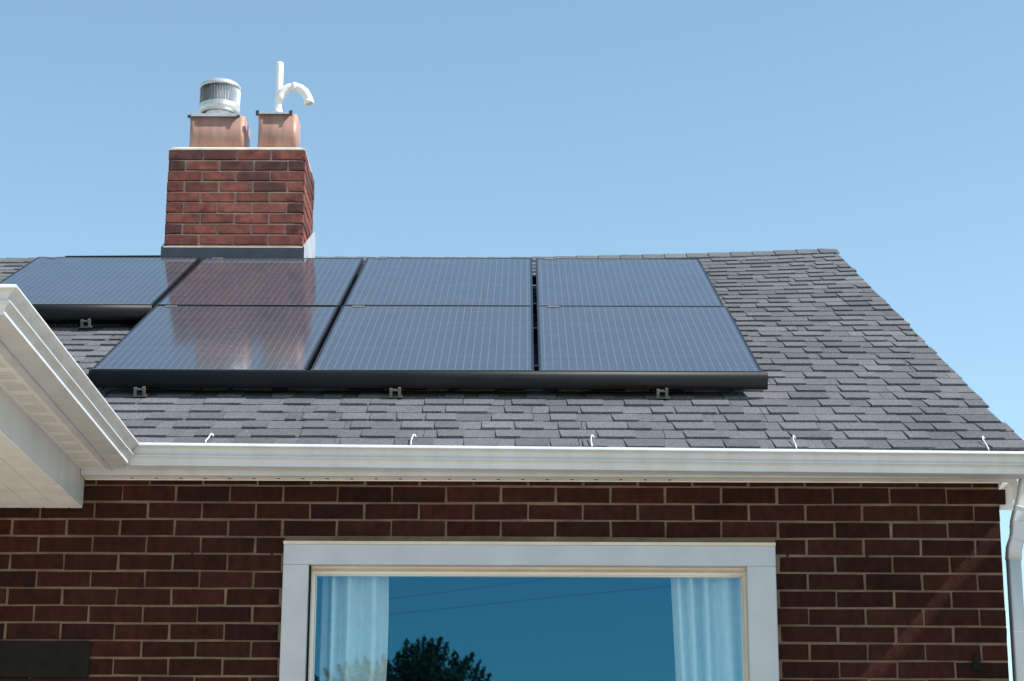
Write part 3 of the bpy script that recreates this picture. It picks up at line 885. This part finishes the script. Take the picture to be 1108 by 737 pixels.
# unseen house added next door so that its eave shades the wall's right end
nb = empty('shading_house', (7.2, 11, GZ))
tag(nb, 'pale sided two storey house added out of view at right to shade the brick wall', 'house')
SLOPE = 1.121
NX = 4.2; NZ = 1.75+SLOPE*(NX-2.150)
m = MB(); m.box(NX+.35, 10.5, 6.4, 15.9, GZ, NZ-.08, M['siding'])
z = GZ+.2
while z < NZ-.15:
    m.prism([(NX+.335, z), (NX+.349, z+.17), (NX+.349, z)], 'y', 6.4, 15.9, M['siding']); z += .18
part(m, 'wall', nb)
m = MB(); xm = (NX+10.85)/2; nzr = NZ+.45*(xm-NX)
m.prism([(NX, NZ), (xm, nzr), (10.85, NZ), (10.85, NZ-.12), (xm, nzr-.14), (NX, NZ-.12)], 'y', 6.1, 16.2, M['shingle'], SH)
part(m, 'roof', nb, tint=True)

# street tree behind the photographer, seen mirrored in the window
def mirror_pt(px, py, Y):
    """world point at depth Y (behind the camera) whose mirror image in the pane falls on that ray"""
    yp = ys+.012
    q = at(px, py, 2*yp-Y); return Vector((q.x, Y, q.z))
TY = -12.0
tr = empty('street_tree', (-1.6, TY, GZ)); tag(tr, 'dark leafy tree mirrored in the lower left of the window', 'tree')
tm = MB(); top = mirror_pt(460, 706, TY)
tm.tube([Vector((-1.6, TY, GZ)), Vector((-1.62, TY, GZ+1.2)), Vector((-1.55, TY+.1, GZ+2.6)), Vector((-1.5, TY, GZ+3.8)), Vector((top.x, TY, top.z-.5))], [.14, .12, .09, .055, .02], M['bark'], 10)
tips = [(452, 692), (477, 689), (431, 706), (512, 706), (385, 714), (365, 719), (350, 722), (408, 716), (492, 706), (525, 722), (463, 695), (440, 692), (340, 730), (545, 738), (420, 715), (500, 716), (446, 697), (468, 691), (484, 695), (505, 711), (519, 716), (437, 703), (415, 709), (459, 690), (473, 699), (495, 709), (531, 728), (395, 711), (374, 716)]
rt = random.Random(3); cl = MB()
def leaf(p, s):
    a = Vector((rt.gauss(0, 1), rt.gauss(0, 1), rt.gauss(0, 1))).normalized(); b = a.cross(Vector((rt.gauss(0, 1), rt.gauss(0, 1), rt.gauss(0, 1)))).normalized()
    k = rt.uniform(.6, 1.4)
    cl.add([p-a*s, p+b*s*.45, p+a*s, p-b*s*.45], [(0, 1, 2, 3)], M['leaf'], (.045*k, .075*k, .025*k))
for (a, b) in tips:
    t_ = mirror_pt(a, b, TY+rt.uniform(-1.0, 1.0))
    root_ = Vector((-1.55+ (t_.x+1.55)*.35, TY, t_.z-1.5))
    tm.tube([Vector((-1.55, TY, min(root_.z-.4, 1.8))), root_, t_], [.03, .02, .006], M['bark'], 6)
    for i in range(900):
        s_ = rt.random()**1.35; p = root_+(t_-root_)*s_
        w = .40*(1-s_)**1.25+.010
        leaf(p+Vector((rt.gauss(0, w), rt.gauss(0, w), rt.gauss(0, w*.8))), rt.uniform(.014, .034)+.045*(1-s_))
for i in range(15000):
    d_ = Vector((rt.gauss(0, 1), rt.gauss(0, 1), rt.gauss(0, 1))).normalized()*(rt.random()**.4)
    leaf(Vector((-1.6+d_.x*1.55, TY+d_.y*1.6, 1.62+d_.z*1.30)), rt.uniform(.03, .055))
for i in range(5000):
    d_ = Vector((rt.gauss(0, 1), rt.gauss(0, 1), rt.gauss(0, 1))).normalized()*(rt.random()**.5*.86)
    leaf(Vector((-1.6+d_.x*1.55, TY+d_.y*1.6, 1.62+d_.z*1.30)), rt.uniform(.07, .11))
part(tm, 'trunk', tr, smooth=True); part(cl, 'crown', tr, tint=True, fix=False)

# overhead cables across the street, mirrored faintly in the window
WYY = -16.0
for (a, b, lab) in (((300, 662), (640, 622), 'upper overhead cable mirrored in the window glass'), ((300, 676), (700, 638), 'lower overhead cable mirrored in the window glass')):
    A, B = mirror_pt(*a, WYY), mirror_pt(*b, WYY); dv = (B-A)/ (B.x-A.x)
    m = MB(); m.tube([A+dv*t+Vector((0, 0, .0006*t*t)) for t in (-14, -9, -5, -2, 0, 2, 5, 9, 14)], .0026, M['wire'], 6)
    tag(m.build('overhead_cable', None), lab, 'cable', 'overhead cables across the street')

# ------------------------------------------------------------------ light
L = Vector((1/SLOPE, -.215, 1)).normalized()
sun = bpy.data.lights.new('sun', 'SUN'); sun.energy = 5.0; sun.angle = math.radians(.53); sun.color = (1.0, .955, .89)
so = bpy.data.objects.new('sun', sun); COL.objects.link(so); so.location = L*30
so.rotation_euler = L.to_track_quat('Z', 'Y').to_euler()
w = bpy.data.worlds.new('World'); sc.world = w; w.use_nodes = True
nt = w.node_tree; bg = nt.nodes['Background']
sky = N(nt, 'ShaderNodeTexSky', sky_type='NISHITA'); sky.sun_disc = False
sky.sun_elevation = math.asin(L.z); sky.sun_rotation = math.atan2(L.x, L.y)
sky.air_density = 1.0; sky.dust_density = .4; sky.ozone_density = .35
mx = N(nt, 'ShaderNodeMix', data_type='RGBA', blend_type='MULTIPLY'); mx.inputs[0].default_value = 1
nt.links.new(sky.outputs[0], mx.inputs[6]); mx.inputs[7].default_value = (.935, 1.035, .95, 1)
nt.links.new(mx.outputs[2], bg.inputs[0]); bg.inputs[1].default_value = .15

# ------------------------------------------------------------------ camera and colour management
cd = bpy.data.cameras.new('camera'); cam = bpy.data.objects.new('camera', cd); COL.objects.link(cam)
cd.sensor_fit = 'HORIZONTAL'; cd.sensor_width = 36; cd.lens = F_PX/IW*36; cd.clip_start = .1; cd.clip_end = 2000
Rm = Matrix((( _r2.x, _u2.x, -_f.x), (_r2.y, _u2.y, -_f.y), (_r2.z, _u2.z, -_f.z)))
cam.matrix_world = Rm.to_4x4()
sc.camera = cam
sc.view_settings.view_transform = 'Standard'; sc.view_settings.look = 'None'
sc.view_settings.exposure = .50; sc.view_settings.gamma = 1; sc.view_settings.use_curve_mapping = False
sc.cycles.max_bounces = 8; sc.cycles.transparent_max_bounces = 12
sc.cycles.sample_clamp_indirect = 6
sc.cycles.use_denoising = True
